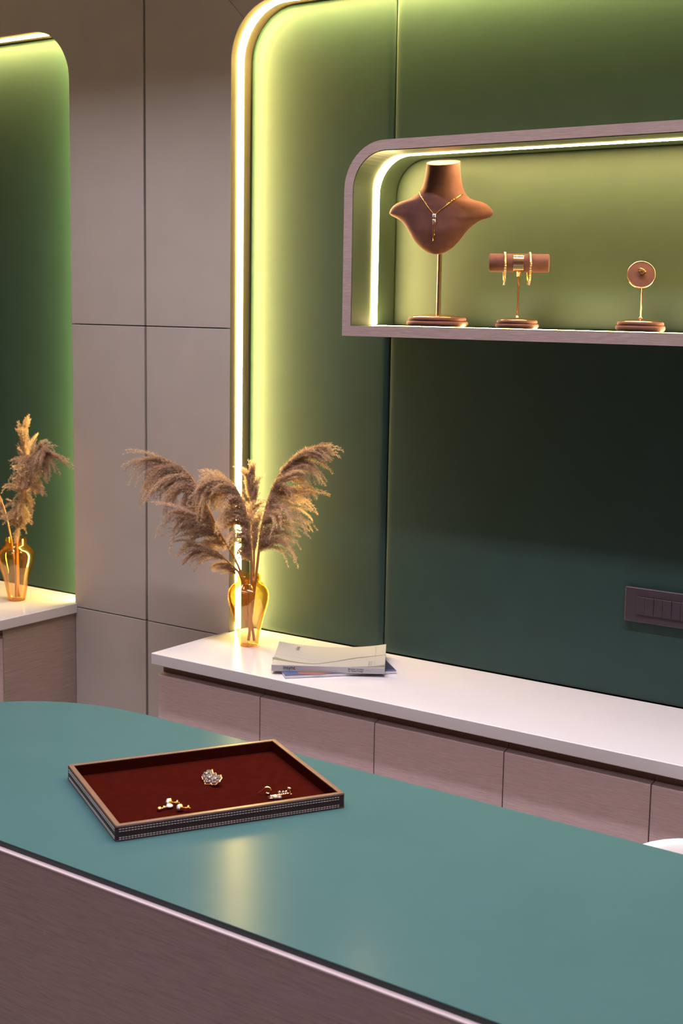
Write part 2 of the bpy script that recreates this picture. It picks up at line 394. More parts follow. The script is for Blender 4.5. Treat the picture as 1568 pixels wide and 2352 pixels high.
# the slab is cut round the wall: its part behind the wall face lies inside the niche only
me = wt.data; me.clear_geometry()
poly = [(NX0 - .010, SF), (XEND, SF), (XEND, GY + .004), (NX0 + .002, GY + .004), (NX0 + .002, -0.0006), (NX0 - .010, -0.0006)]
V, Fc = prism(poly, ZC - .032, ZC, 'xy'); me.from_pydata(V, [], Fc); me.update(); me.shade_smooth()
tag(wt, 'long white quartz worktop below the right green niche, carrying the magazines', 'countertop')
poly = [(XBEG, SF), (NX1 + .010, SF), (NX1 + .010, -0.0006), (NX1 - .002, -0.0006), (NX1 - .002, GY + .004), (XBEG, GY + .004)]
wl = obj('worktop', *prism(poly, ZC - .032, ZC, 'xy'), M['quartz'], bevel=0.0025, segs=3)
tag(wl, 'short visible end of white quartz worktop below the left green niche', 'countertop')

DF = -0.298; DT = 0.646; DW = 0.3575; X0 = -2.5025
def cabinet(x0, x1, label, left=False):
    r = empty('cabinet', ((x0 + x1) / 2, 0, 0), label, 'cabinet', 'drawer cabinets under the worktops')
    cx = (x0 + x1) / 2; a, b_ = x0 - cx, x1 - cx
    body = join(box(a + .0005, b_ - .0005, -0.276, -0.0008, 0.08, ZC - .0325), box(a + .0005, b_ - .0005, -0.24, -0.0008, 0.0, 0.08))
    obj('carcass', *body, M['groove'], parent=r)
    # front with a bevelled finger-pull edge at its top
    g = 0.0016
    prof = [(DF, 0.09), (DF, DT - .002), (DF + .002, DT), (DF + .004, DT + .001), (DF + .0205, DT + .0035), (DF + .0215, DT + .002), (DF + .0215, 0.09)]
    n = len(prof); V = [(a + g, y, z) for y, z in prof] + [(b_ - g, y, z) for y, z in prof]
    Fc = [tuple(range(n - 1, -1, -1)), tuple(range(n, 2 * n))] + [(i, (i + 1) % n, n + (i + 1) % n, n + i) for i in range(n)]
    obj('drawer', V, Fc, M['wood'], parent=r)
    return r
names = ['first wood drawer cabinet under the vase at the worktop end',
         'second wood drawer cabinet from the worktop end, under the magazines',
         'third wood drawer cabinet along, behind the right end of the tray',
         'fourth wood drawer cabinet along, just left of the white chair',
         'fifth wood drawer cabinet at right frame edge behind white chair']
for i in range(5): cabinet(X0 + i * DW, X0 + (i + 1) * DW, names[i])
c = cabinet(NX1 - .004 - DW, NX1 - .004, 'left cabinet with its plain wood side panel facing the taupe wall')
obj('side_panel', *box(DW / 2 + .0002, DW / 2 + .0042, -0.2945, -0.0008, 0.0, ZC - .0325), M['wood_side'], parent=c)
cabinet(NX1 - .004 - 2 * DW, NX1 - .004 - DW, 'wood drawer cabinet under left worktop outside the frame')

# ------------------------------------------------------------------ display shelf
sh = empty('display_shelf', (-1.2, GY, 1.578), 'rounded wood-edged display shelf lined in green leatherette with light strip', 'shelf')
OX, OY, OZ = -1.2, GY, 1.578
SX0, SX1 = -2.0285, -0.22           # outer ends
SB, STp = 1.578, 2.0575             # outer bottom / top
SFY = -0.122
IX, IB, IT = SX0 + 0.0255, 1.6035, 2.0330
ro, ri = 0.118, 0.094
def loopL(x0, x1, zb_, zt_, r, n=12):  # open-bottom-left-square, rounded top-left, straight right end
    return [(x0, zb_)] + arc(x0 + r, zt_ - r, r, 180, 90, n) + [(x1, zt_), (x1, zb_)]
def loc(poly): return [(x - OX, z - OZ) for x, z in poly]
oL = loc(loopL(SX0, SX1, SB, STp, ro)); iL = loc(loopL(IX, SX1 - .0255, IB, IT, ri))
ya, yb = SFY - OY, -0.0008
V = [(x, ya, z) for x, z in oL] + [(x, ya, z) for x, z in iL] + [(x, yb, z) for x, z in oL] + [(x, yb, z) for x, z in iL]
n = len(oL); Fc = []
for i in range(n):
    j = (i + 1) % n
    Fc += [(i, j, n + j, n + i), (2 * n + j, 2 * n + i, 3 * n + i, 3 * n + j), (j, i, 2 * n + i, 2 * n + j), (n + i, n + j, 3 * n + j, 3 * n + i)]
obj('frame', V, Fc, M['wood_shelf'], parent=sh)
# green lining inside the frame
lt = 0.002
i2 = loc(loopL(IX + lt, SX1 - .0255 - lt, IB + lt * .3, IT - lt, ri - lt)); ya2 = ya + .0015
V = [(x, ya2, z) for x, z in iL] + [(x, ya2, z) for x, z in i2] + [(x, yb, z) for x, z in iL] + [(x, yb, z) for x, z in i2]
V = [(v[0], v[1], v[2]) for v in V]
Fc = []
for i in range(n):
    j = (i + 1) % n
    Fc += [(i, j, n + j, n + i), (n + i, n + j, 3 * n + j, 3 * n + i), (j, i, 2 * n + i, 2 * n + j)]
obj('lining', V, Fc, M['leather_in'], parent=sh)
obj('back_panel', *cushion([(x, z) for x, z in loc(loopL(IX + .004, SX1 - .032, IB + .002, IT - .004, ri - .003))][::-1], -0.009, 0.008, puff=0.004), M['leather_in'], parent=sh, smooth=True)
LY0, LY1 = -0.0316 - OY, -0.0054 - OY
path = [(IX + .003, IB + .004)] + arc(IX + .003 + ri, IT - .003 - ri, ri, 180, 90, 14) + [(SX1 - .04, IT - .003)]
led('led_strip', loc(path), (0, 0.2), LY0, LY1, 0.0004, M['led_shelf'], parent=sh)
led('led_strip', loc([(IX + .004, IB + .001), (SX1 - .04, IB + .001)]), (0, 0.2), LY0 + .006, LY1 - .006, 0.0004, M['led_shelf'], parent=sh)

# ------------------------------------------------------------------ necklace bust
FLOORZ = IB + .003
BY = -0.0185
def bust_rows():
    R_ = [(200, 605, 1055), (330, 595, 1060), (450, 575, 1078), (510, 558, 1090), (560, 540, 1105), (605, 512, 1126), (640, 480, 1150), (675, 432, 1182), (705, 380, 1215), (727, 310, 1272), (745, 240, 1340), (765, 190, 1395),
          (790, 150, 1440), (820, 121, 1472), (850, 100, 1500), (885, 88, 1520), (910, 87, 1526), (935, 120, 1515), (965, 185, 1490), (985, 225, 1450), (1000, 250, 1400), (1030, 295, 1340), (1060, 324, 1303), (1090, 350, 1270), (1135, 381, 1228), (1180, 410, 1190), (1230, 440, 1155), (1280, 470, 1120), (1325, 506, 1082),
          (1370, 550, 1040), (1408, 593, 998), (1440, 640, 950), (1460, 675, 912), (1475, 715, 872), (1487, 770, 815)]
    return [(1.7832 + (1487 - Y) / 6.03 * .001053, (l - 805) / 6.03 * .001122, (r_ - 805) / 6.03 * .001122) for Y, l, r_ in R_]
ROWS = bust_rows()
def bust_w(z, u):   # forward offset of the bust's front and back surface at height z and width u
    zs = [r_[0] for r_ in ROWS][::-1]; ls = [r_[1] for r_ in ROWS][::-1]; rs = [r_[2] for r_ in ROWS][::-1]
    l = np.interp(z, zs, ls); r_ = np.interp(z, zs, rs); h = (r_ - l) / 2; c_ = (l + r_) / 2
    th = np.interp(z, [1.783, 1.80, 1.84, 1.885, 1.92, 1.95, 2.02], [0.008, 0.016, 0.024, 0.030, 0.036, 0.037, 0.036])
    fo = np.interp(z, [1.783, 1.84, 1.90, 1.95, 2.02], [0.018, 0.024, 0.014, 0.0, 0.0])
    s = max(0.0, 1 - min(1.0, abs((u - c_) / max(h, 1e-5))) ** 2.4) ** 0.5
    bend = -1.15 * u * u
    return fo + bend + th * s, fo + bend - th * s * 0.8
BPHI = math.radians(15)
bust = empty('necklace_bust', (-1.8088, BY, FLOORZ), 'tall brown suede necklace bust on rose gold pole, leftmost display in shelf', 'display bust', rotz=BPHI)
V, Fc = [], []; nu = 44
for z, l, r_ in ROWS:
    h = (r_ - l) / 2; c_ = (l + r_) / 2
    for k in range(nu):
        a = 2 * math.pi * k / nu; u = c_ + h * math.cos(a); f_, b_ = bust_w(z, u); mid_ = (f_ + b_) / 2; hf = (f_ - b_) / 2
        # even spacing round the superellipse
        base_f, base_b = bust_w(z, c_)
        w = f_ if math.sin(a) > 0 else b_
        if abs(math.sin(a)) < 1e-6: w = mid_
        zz = z
        if z > 1.97: zz = z - w * 0.33 * (z - 1.97) / 0.043
        V.append((u, -w, zz - FLOORZ))
for i in range(len(ROWS) - 1):
    for k in range(nu): Fc.append((i * nu + k, i * nu + (k + 1) % nu, (i + 1) * nu + (k + 1) % nu, (i + 1) * nu + k))
Fc += [tuple(range(nu - 1, -1, -1)), tuple((len(ROWS) - 1) * nu + k for k in range(nu))]
o = obj('torso', V, Fc, M['suede'], parent=bust, bevel=0.002, segs=3, ang=60)
def display_base(r, root, h1, h2, dome):
    p = [(r * .3, 0), (r * .93, 0), (r * .98, h1 * .2), (r, h1 * .5), (r * .985, h1 * .85), (r * .95, h1), (r * .5, h1)]
    obj('base', *lathe(p, 64), M['suede'], parent=root, smooth=True)
    q = [(r * .3, h1 - .0004), (r * .90, h1 - .0004), (r * .935, h1 + h2 * .3), (r * .93, h1 + h2 * .75), (r * .90, h1 + h2), (r * .3, h1 + h2)]
    obj('base', *lathe(q, 64), M['suede'], parent=root, smooth=True)
    s = [(r * .82 * math.cos(t), h1 + h2 - .0004 + dome * math.sin(t)) for t in [i * math.pi / 2 / 10 for i in range(11)]]; s[-1] = (1e-5, s[-1][1])
    obj('base_cap', *lathe(s, 56), M['gold'], parent=root, smooth=True)
display_base(.0780, bust, .0125, .0095, .0095)
obj('pole', *lathe([(.0066, .024), (.0066, .030), (.0056, .032), (.0056, .185)], 20, c=(0.002, 0.0, 0)), M['gold'], parent=bust, smooth=False, bevel=.0005)
neck = empty('necklace', (-1.8088, BY, 1.90), 'fine gold lariat necklace with two square stones hanging on the bust', 'necklace', rotz=BPHI)
def on_bust(px, py, off=.0012):
    z = 1.7832 + (586.6 - py) * .001053; u = (px - 1013.5) * .001122
    return (u, -bust_w(z, u)[0] - off, z - 1.90)
def seg(a, b_, n=14): return [on_bust(a[0] + (b_[0] - a[0]) * i / (n - 1), a[1] + (b_[1] - a[1]) * i / (n - 1)) for i in range(n)]
lp = [(967, 438), (976, 450), (988, 466), (996, 477), (1004, 487), (1011, 495)]
rp = [(1069, 448), (1058, 459), (1046, 470), (1034, 479), (1024, 487), (1016, 494)]
def poly_on(P):
    out = []
    for a, b_ in zip(P[:-1], P[1:]): out += seg(a, b_, 6)[:-1]
    return out + [on_bust(*P[-1])]
backp = []
pr_, pl_ = on_bust(1069, 448), on_bust(967, 438)
for t in range(1, 20):   # the chain runs round the back of the neck, on its surface
    k = t / 20; uu = pr_[0] + (pl_[0] - pr_[0]) * (1 - math.cos(math.pi * k)) / 2; zz = pr_[2] * (1 - k) + pl_[2] * k + .010 * math.sin(math.pi * k)
    backp.append((uu * .97, -bust_w(zz + 1.90, uu * .97)[1] + .0008, zz))
chain = join(tube(poly_on(lp), .0008, 6), tube(poly_on(rp), .0008, 6), tube([pr_] + backp + [pl_], .0008, 6))
obj('chain', *chain, M['gold_y'], parent=neck, smooth=True)
for p in ((981, 456), (985, 461), (990.5, 467.5), (993.5, 471.5), (1054, 462), (1050, 465), (1044, 470), (1040, 473)):
    obj('bead', *ball(on_bust(*p, .0014), .0015, 8, 6), M['gold_y'], parent=neck, smooth=True)
for py in (498.5, 510.5):
    q = on_bust(1012.7, py, .002); s = .0044
    fr_ = obj('stone_setting', *box(q[0] - s, q[0] + s, q[1] - .002, q[1] + .002, q[2] - s, q[2] + s), M['silver'], parent=neck, bevel=.0008)
    obj('stone', *box(q[0] - s * .6, q[0] + s * .6, q[1] - .0035, q[1] - .001, q[2] - s * .6, q[2] + s * .6), M['crystal'], parent=neck, bevel=.001)
strands = join(tube(poly_on([(1010.5, 515), (1010.5, 535), (1009.8, 553)]), .0007, 6), tube(poly_on([(1014.5, 515), (1014, 530), (1013.3, 543)]), .0007, 6), tube(poly_on([(1011, 502), (1011, 507)]), .0006, 6), tube(poly_on([(1015, 502), (1015, 507)]), .0006, 6))
obj('strand', *strands, M['gold'], parent=neck, smooth=True)
for p in ((1010, 554.5), (1013.4, 543)):
    obj('bead', *ball(on_bust(*p, .0016), .0019, 10, 7), M['gold_y'], parent=neck, smooth=True)

# ------------------------------------------------------------------ bracelet stand and bangles
BR = (-1.5835, BY, FLOORZ); bphi = math.radians(25)
bs = empty('bracelet_stand', BR, 'brown suede cylinder bracelet stand on a thin rose gold pole, middle display', 'display stand', rotz=bphi)
display_base(.0525, bs, .0105, .0085, .0075)
obj('pole', *join(lathe([(.0052, .024), (.0056, .026), (.0052, .0275), (.0028, .028), (.0028, .130)], 18), tube([(0, 0, .022), (0, 0, .030)], .004, 12)), M['gold'], parent=bs, smooth=True)
zc = 1.7612 + .0006 - FLOORZ; rc = .0218
half = .0715
p = [(1e-5, -half), (rc * .9, -half), (rc, -half + .002), (rc, half - .002), (rc * .9, half), (1e-5, half)]
obj('cylinder', *lathe(p, 48, c=(0, 0, zc), axis='x'), M['suede'], parent=bs, smooth=False, bevel=.0006)
p = [(rc + .0002, -.0128), (rc + .0012, -.0128), (rc + .0012, .0118), (rc + .0002, .0118)]
obj('clip_band', *lathe(p, 48, c=(0, 0, zc), axis='x', close=True), M['gold'], parent=bs, bevel=.0003)
obj('socket', *join(lathe([(.0058, zc - rc - .010), (.0058, zc - rc - .0012), (.0075, zc - rc - .0008), (.009, zc - rc + .0012)], 18)), M['gold'], parent=bs, smooth=True)
def bangle(xoff, tilt, label):
    c_ = math.cos(bphi); s_ = math.sin(bphi)
    R_ = .0365; top = FLOORZ + zc + rc + .0028
    o = empty('bangle', (BR[0] + xoff * c_, BR[1] + xoff * s_, top - R_ - .0012), label, 'bracelet', 'stone set bangles on the bracelet stand', rotz=bphi + math.radians(tilt))
    V, Fc = [], []; n1, n2 = 56, 8
    for i in range(n1):
        a = 2 * math.pi * i / n1
        for k in range(n2):
            b2 = 2 * math.pi * k / n2; r2 = R_ + .0020 * math.cos(b2); V.append((.0024 * math.sin(b2), r2 * math.cos(a), r2 * math.sin(a)))
    for i in range(n1):
        for k in range(n2): Fc.append((i * n2 + k, ((i + 1) % n1) * n2 + k, ((i + 1) % n1) * n2 + (k + 1) % n2, i * n2 + (k + 1) % n2))
    obj('hoop', V, Fc, M['gold_y'], parent=o, smooth=True)
    st = []
    for i in range(44):
        a = 2 * math.pi * i / 44
        for sx in (-.0013, .0013):
            r2 = R_ + .0017; st.append(ball((sx, r2 * math.cos(a), r2 * math.sin(a)), .0013, 6, 4))
    obj('stone', *join(*st), M['silver'], parent=o)
    o_ = o.children[-1]; o_['kind'] = 'stuff'; o_.name = 'stone_setting'
bangle(-.0345, 6, 'left of the two stone set gold bangles on the bracelet stand')
bangle(.0245, 8, 'right of the two stone set gold bangles on the bracelet stand')

# ------------------------------------------------------------------ ring stand and ring
RG = (-1.2664, BY, FLOORZ)
rs_ = empty('ring_stand', RG, 'small round brown ring display with gold rim, rightmost in shelf', 'display stand')
display_base(.0565, rs_, .0125, .0085, .0085)
zd = 1.7335 - FLOORZ
obj('pole', *join(lathe([(.005, .028), (.0062, .030), (.005, .032), (.0023, .033), (.0023, zd - .028)], 18)), M['gold'], parent=rs_, smooth=True)
# disc, tilted and turned a little
D4 = Matrix.Translation((-.004, 0, zd)) @ Matrix.Rotation(math.radians(20), 4, 'Z') @ Matrix.Rotation(math.radians(24), 4, 'Y') @ Matrix.Rotation(math.radians(90 - 20), 4, 'X')
rd = .0318
obj('disc', *xform(lathe([(1e-5, .0032), (rd * .95, .0032), (rd * .97, .001), (rd * .97, -.002), (1e-5, -.002)], 48), D4), M['suede'], parent=rs_, smooth=False)
obj('rim', *xform(lathe([(rd * .955, .0040), (rd * 1.0, .0042), (rd * 1.02, 0), (rd * 1.0, -.003), (rd * .955, -.003)], 56, close=True), D4), M['gold'], parent=rs_, smooth=True)
obj('ring_peg', *xform(lathe([(.0042, .003), (.0042, .012), (.0038, .0145), (1e-5, .0155)], 20), D4 @ Matrix.Translation((-.0005, .005, 0))), M['suede'], parent=rs_, smooth=True)
rg = empty('ring', RG, 'yellow gold ring with a stone on the round ring display', 'ring')
V, Fc = [], []; n1, n2 = 40, 8
for i in range(n1):
    a = 2 * math.pi * i / n1
    for k in range(n2):
        b2 = 2 * math.pi * k / n2; r2 = .0098 + .0015 * math.cos(b2); V.append((r2 * math.cos(a), r2 * math.sin(a) , .0014 * math.sin(b2)))
for i in range(n1):
    for k in range(n2): Fc.append((i * n2 + k, ((i + 1) % n1) * n2 + k, ((i + 1) % n1) * n2 + (k + 1) % n2, i * n2 + (k + 1) % n2))
RT = D4 @ Matrix.Translation((-.002, .0055, .0125)) @ Matrix.Rotation(math.radians(90), 4, 'X')
obj('band', *xform((V, Fc), RT), M['gold_y'], parent=rg, smooth=True)
obj('stone', *xform(ball((-.0065, .0068, .0), .0032, 10, 6, (1.2, .8, .8)), RT), M['crystal'], parent=rg)

# ------------------------------------------------------------------ switch plate
sw = empty('switch_plate', (-1.20, GY, 0.949), 'dark purple wall plate with a row of rocker switches on green wall', 'switch')
a, b_ = -1.3105 + 1.20, -1.06 + 1.20
obj('plate', *box(a, b_, -.010, -.0006, -.0425, .0425), M['plastic'], parent=sw, bevel=.003, segs=3)
x = -1.2800 + 1.20
for k in range(8):
    w = .0224
    tilt = .0016 if k % 2 else .0004
    V, Fc = box(x + .0004, x + w - .0004, -.0128, -.009, -.0220, .0212)
    V = [(v[0], v[1] - (tilt if v[1] < -.011 and v[2] > 0 else 0), v[2]) for v in V]
    obj('rocker', V, Fc, M['plastic'], parent=sw, bevel=.0006)
    x += w + .0001

# ------------------------------------------------------------------ sales desk
TH = math.radians(-1.25)
ZT_ = 0.75
desk = empty('sales_desk', (-1.0, -1.20, 0), 'large teal topped sales desk with rounded end and wood front', 'desk')
ct, st_ = math.cos(TH), math.sin(TH)
def dk(u, v): return (u * ct - v * st_, u * st_ + v * ct)   # desk axes -> local frame
hw = 0.336
def desk_outline(dx=0.0, n=40):
    """Rounded-end desk; half width hw; left end a soft super-ellipse."""
    P = []; xl = -1.03; r = hw + dx; ex = .40 + dx
    for i in range(n + 1):
        a = math.pi / 2 + math.pi * i / n
        c_, s_ = math.cos(a), math.sin(a); k = 2 / 2.15
        P.append(dk(xl + ex * math.copysign(abs(c_) ** k, c_), .0 + r * math.copysign(abs(s_) ** k, s_)))
    return P + [dk(2.2, -r), dk(2.2, r)]
obj('top', *prism(desk_outline(0), ZT_ - .0016, ZT_, 'xy'), M['desk_top'], parent=desk, bevel=.0006, segs=2, ang=60)
obj('top_edge', *prism(desk_outline(-.0006), ZT_ - .0130, ZT_ - .0015, 'xy'), M['desk_edge'], parent=desk)
obj('edge_band', *prism(desk_outline(.0100), ZT_ - .0134, ZT_ - .0112, 'xy'), M['edge_band'], parent=desk)
body = prism(desk_outline(.0095), 0.0, ZT_ - .0136, 'xy')
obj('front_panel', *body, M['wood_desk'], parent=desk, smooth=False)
sq = [dk(-.2080 + dx, -hw - .0094 - dy) for dx, dy in ((0, 0), (.0011, 0), (.0011, .0002), (0, .0002))]
obj('seam', *prism(sq, .7165, .7355, 'xy'), M['groove'], parent=desk)

# ------------------------------------------------------------------ jewellery tray
A = Vector((-1.8665, -1.2371)); B = Vector((-1.5721, -1.4080)); C_ = Vector((-1.3582, -1.0390))
ex = (C_ - B).normalized(); LX = (C_ - B).length; LYt = (A - B).length; ang = math.atan2(ex.y, ex.x)
tr = empty('jewellery_tray', (B.x, B.y, ZT_), 'dark leather stitched rectangular tray lined in maroon velvet on desk', 'tray', rotz=ang)
HT = .0280; T = .0100
def rrect(x0, x1, y0, y1, r, n=4):
    P = []
    for cx, cy, a0 in ((x1 - r, y1 - r, 0), (x0 + r, y1 - r, 90), (x0 + r, y0 + r, 180), (x1 - r, y0 + r, 270)):
        P += [(cx + r * math.cos(math.radians(a0 + 90 * i / n)), cy + r * math.sin(math.radians(a0 + 90 * i / n))) for i in range(n + 1)]
    return P
def ring_wall(Po, Pi, z0, z1):
    n = len(Po); V = [(*p, z0) for p in Po] + [(*p, z1) for p in Po] + [(*p, z1) for p in Pi] + [(*p, z0) for p in Pi]; Fc = []
    for i in range(n):
        j = (i + 1) % n
        for k in range(4): Fc.append((k * n + i, k * n + j, ((k + 1) % 4) * n + j, ((k + 1) % 4) * n + i))
    return V, Fc
Po = rrect(0, LX, 0, LYt, .005)
obj('wall', *ring_wall(Po, rrect(.009, LX - .009, .009, LYt - .009, .004), 0.0, HT - .0015), M['tray_out'], parent=tr, bevel=.001)
obj('rim', *ring_wall(rrect(.001, LX - .001, .001, LYt - .001, .005), rrect(T, LX - T, T, LYt - T, .001), HT - .0030, HT), M['tray_rim'], parent=tr, bevel=.0009)
obj('lining_wall', *ring_wall(rrect(.0092, LX - .0092, .0092, LYt - .0092, .004), rrect(T - .0005, LX - T + .0005, T - .0005, LYt - T + .0005, .001), .004, HT - .0031), M['velvet'], parent=tr)
obj('lining_floor', *box(.0093, LX - .0093, .0093, LYt - .0093, .0008, .0055), M['velvet'], parent=tr)
obj('bottom_piping', *ring_wall(rrect(-.0006, LX + .0006, -.0006, LYt + .0006, .005), rrect(.003, LX - .003, .003, LYt - .003, .004), .0, .0022), M['tray_out'], parent=tr, bevel=.0008)
obj('top_piping', *ring_wall(rrect(-.0004, LX + .0004, -.0004, LYt + .0004, .005), rrect(.003, LX - .003, .003, LYt - .003, .004), HT - .0042, HT - .0022), M['tray_out'], parent=tr, bevel=.0008)
S_ = []
pitch = .0054
for zz in (.0036, .0068, .0176, .0218):
    nx = int((LX - .012) / pitch); ny = int((LYt - .012) / pitch)
    for i in range(nx):
        x0 = .006 + i * pitch
        for yy, d in ((0, -1), (LYt, 1)): S_.append(box(x0, x0 + pitch * .66, yy + d * .0005 - .0004, yy + d * .0005 + .0004, zz - .00033, zz + .00033))
    for i in range(ny):
        y0 = .006 + i * pitch
        for xx, d in ((0, -1), (LX, 1)): S_.append(box(xx + d * .0005 - .0004, xx + d * .0005 + .0004, y0, y0 + pitch * .66, zz - .00033, zz + .00033))
o = obj('stitching', *join(*S_), M['thread'], parent=tr); o['kind'] = 'stuff'; o['label'] = 'rows of white saddle stitching'

# jewellery in the tray
TZ = ZT_ + .0056
def jewel(name, x, y, label, cat, rotz, group=None, s=1.5):
    o = empty(name, (x, y, TZ), label, cat, group, rotz=rotz); o.scale = (s, s, s); return o
# cluster brooch: three joined flower rosettes with scalloped rose gold border
br_ = jewel('cluster_brooch', -1.6243, -1.1000, 'large diamond cluster brooch lying alone in the middle of tray', 'brooch', math.radians(-20), s=1.75)
TB = Matrix.Rotation(math.radians(38), 4, 'X'); TB = Matrix.Translation((0, 0, .0052)) @ TB
st, rim = [], []
for cx, cy, R_ in ((-.0095, .0010, .0068), (0.0, -.0010, .0078), (.0095, .0010, .0066)):
    st.append(ball((cx, cy, .0024), R_ * .36, 10, 7, (1, 1, .8)))
    for k in range(8):
        a = 2 * math.pi * k / 8; st.append(ball((cx + R_ * .68 * math.cos(a), cy + R_ * .68 * math.sin(a), .0012), R_ * .26, 8, 6, (1, 1, .9)))
    pts = [(cx + (R_ + .0006 * math.cos(8 * 2 * math.pi * k / 48)) * math.cos(2 * math.pi * k / 48), cy + (R_ + .0006 * math.cos(8 * 2 * math.pi * k / 48)) * math.sin(2 * math.pi * k / 48), 0) for k in range(49)]
    rim.append(tube(pts, .0008, 6, cap=False))
    rim.append(lathe([(1e-5, -.0006), (R_ * .96, -.0006), (R_ * .96, .0), (1e-5, .0)], 24, c=(cx, cy, 0)))
obj('setting', *xform(join(*rim), TB), M['gold'], parent=br_, smooth=True)
o = obj('stones', *xform(join(*st), TB), M['crystal'], parent=br_); o['kind'] = 'stuff'
# ear studs
def stud(x, y, rz, label, flip=0):
    r = jewel('ear_stud', x, y, label, 'earring', math.radians(rz), 'gold ear studs in the near left of the tray')
    Tm = Matrix.Translation((0, 0, .0046)) @ Matrix.Rotation(math.radians(flip), 4, 'Y')
    obj('head', *xform(join(lathe([(1e-5, -.0046), (.0026, -.0040), (.0044, -.0022), (.0046, 0), (.0042, .0012)], 20, axis='x')), Tm), M['silver'], parent=r, smooth=True)
    obj('collet', *xform(lathe([(.0046, .0004), (.0047, .0016), (.0032, .0034), (.0014, .0042)], 20, axis='x'), Tm), M['gold_y'], parent=r, smooth=True)
    obj('post', *xform(join(tube([(.003, 0, 0), (.0125, 0, 0)], .0007, 8), lathe([(.0016, .0080), (.0030, .0090), (.0030, .0104), (.0016, .0112)], 14, axis='x')), Tm), M['gold_y'], parent=r, smooth=True)
    return r
stud(-1.6056, -1.2374, 30, 'upper left diamond ear stud of the three in the tray')
stud(-1.5720, -1.2459, 34, 'right hand diamond ear stud of the three in the tray')
r = jewel('ear_stud', -1.5995, -1.2560, 'lower left ear stud lying on its side in the tray', 'earring', math.radians(74), 'gold ear studs in the near left of the tray')
obj('head', *join(lathe([(1e-5, .0052), (.0030, .0050), (.0045, .0036), (.0045, .0024), (.0030, .0012)], 20, c=(.0065, 0, 0))), M['silver'], parent=r, smooth=True)
obj('post', *join(tube([(.004, 0, .0024), (-.0085, 0, .0022)], .0010, 8), ball((-.001, 0, .0026), .0024, 10, 6), ball((-.0075, 0, .0026), .0032, 10, 6, (1, 1.1, .8))), M['gold_y'], parent=r, smooth=True)
# curled hook earring
r = jewel('hook_earring', -1.5045, -1.0895, 'small curled rose gold hook earring left of the jewelled bar', 'earring', math.radians(36))
pts = []
for i in range(30):
    t = i / 29; a = math.radians(200 - 330 * t); rad = .0056 * (1 - .45 * t); pts.append((.004 + rad * math.cos(a), 0, .0052 + rad * math.sin(a)))
pts = [(-.0095, -.001, .0008), (-.0055, 0, .0040)] + pts[3:]
obj('hook', *tube(pts, [.0004, .0007] + [.0013] * (len(pts) - 2), 8), M['gold'], parent=r, smooth=True)
# bar earring with drop
r = jewel('bar_earring', -1.4735, -1.0880, 'rose gold bar earring with stones beside the near tray wall', 'earring', math.radians(44))
bar = [tube([(-.013, -.002, .0028), (-.004, -.001, .0038), (.006, 0, .0046), (.0145, .001, .0056)], .0012, 8), tube([(-.0125, -.0035, .0016), (-.004, -.003, .002)], .0010, 8)]
for k in range(9): bar.append(ball((-.009 + .0026 * k, -.0004, .0036 + .00028 * k), .0015, 8, 5))
obj('bar', *join(*bar), M['gold'], parent=r, smooth=True)
obj('clasp', *join(tube([(.0145, .001, .0045), (.0160, .0012, .008), (.0150, .0012, .0118), (.0115, .001, .0125)], .0016, 8), ball((.0155, .001, .0042), .0020, 8, 6)), M['gold'], parent=r, smooth=True)
obj('stones', *join(ball((.0015, .001, .0072), .0022, 8, 6), ball((.0060, .001, .0074), .0018, 8, 6), ball((.0098, .001, .0078), .0018, 8, 6), ball((-.0035, -.003, .0022), .0030, 9, 6, (1.2, 1, .8)), ball((.0015, -.003, .0022), .0028, 9, 6, (1.1, 1, .8))), M['crystal'], parent=r)

# ------------------------------------------------------------------ magazines
def textm(name, s, size, mat, parent, M4, extrude=.00005, bold=0.0):
    cu = bpy.data.curves.new(name + '_curve', 'FONT'); cu.body = s; cu.size = size; cu.extrude = extrude; cu.offset = bold; cu.space_line = 0.85
    to = bpy.data.objects.new('tmp_text', cu); COL.objects.link(to)
    dg = bpy.context.evaluated_depsgraph_get(); me = bpy.data.meshes.new_from_object(to.evaluated_get(dg))
    bpy.data.objects.remove(to); bpy.data.curves.remove(cu)
    me.name = name; me.transform(M4); me.materials.clear(); me.materials.append(mat)
    o = bpy.data.objects.new(name, me); COL.objects.link(o); o.parent = parent
    return o
E_ = [Vector((-2.0632, -0.2983)), Vector((-1.8678, -0.0801))]
mang = math.atan2(E_[1].y - E_[0].y, E_[1].x - E_[0].x); ml = (E_[1] - E_[0]).length
MH = .0085
mg = empty('magazine', (E_[0].x, E_[0].y, ZC), 'blue covered magazine lying under the grey catalogue on the worktop', 'magazine', rotz=mang)
mw = .185
obj('pages', *box(.0, ml, .0, mw, .0008, MH - .0008), M['paper'], parent=mg)
obj('cover', *box(-.0004, ml + .0004, -.0004, mw + .0004, MH - .0008, MH), M['mag'], parent=mg)
obj('back_cover', *box(-.0004, ml + .0004, -.0004, mw + .0004, 0.0, .0008), M['navy'], parent=mg)
obj('dark_print', *box(ml * .70, ml + .0005, .012, mw + .0005, MH, MH + .0002), M['navy'], parent=mg)
obj('orange_print', *prism([(.085 + .050 * math.cos(t), .018 + .020 * math.sin(t)) for t in [2 * math.pi * i / 28 for i in range(28)]], MH, MH + .0003, 'xy'), M['orange'], parent=mg)

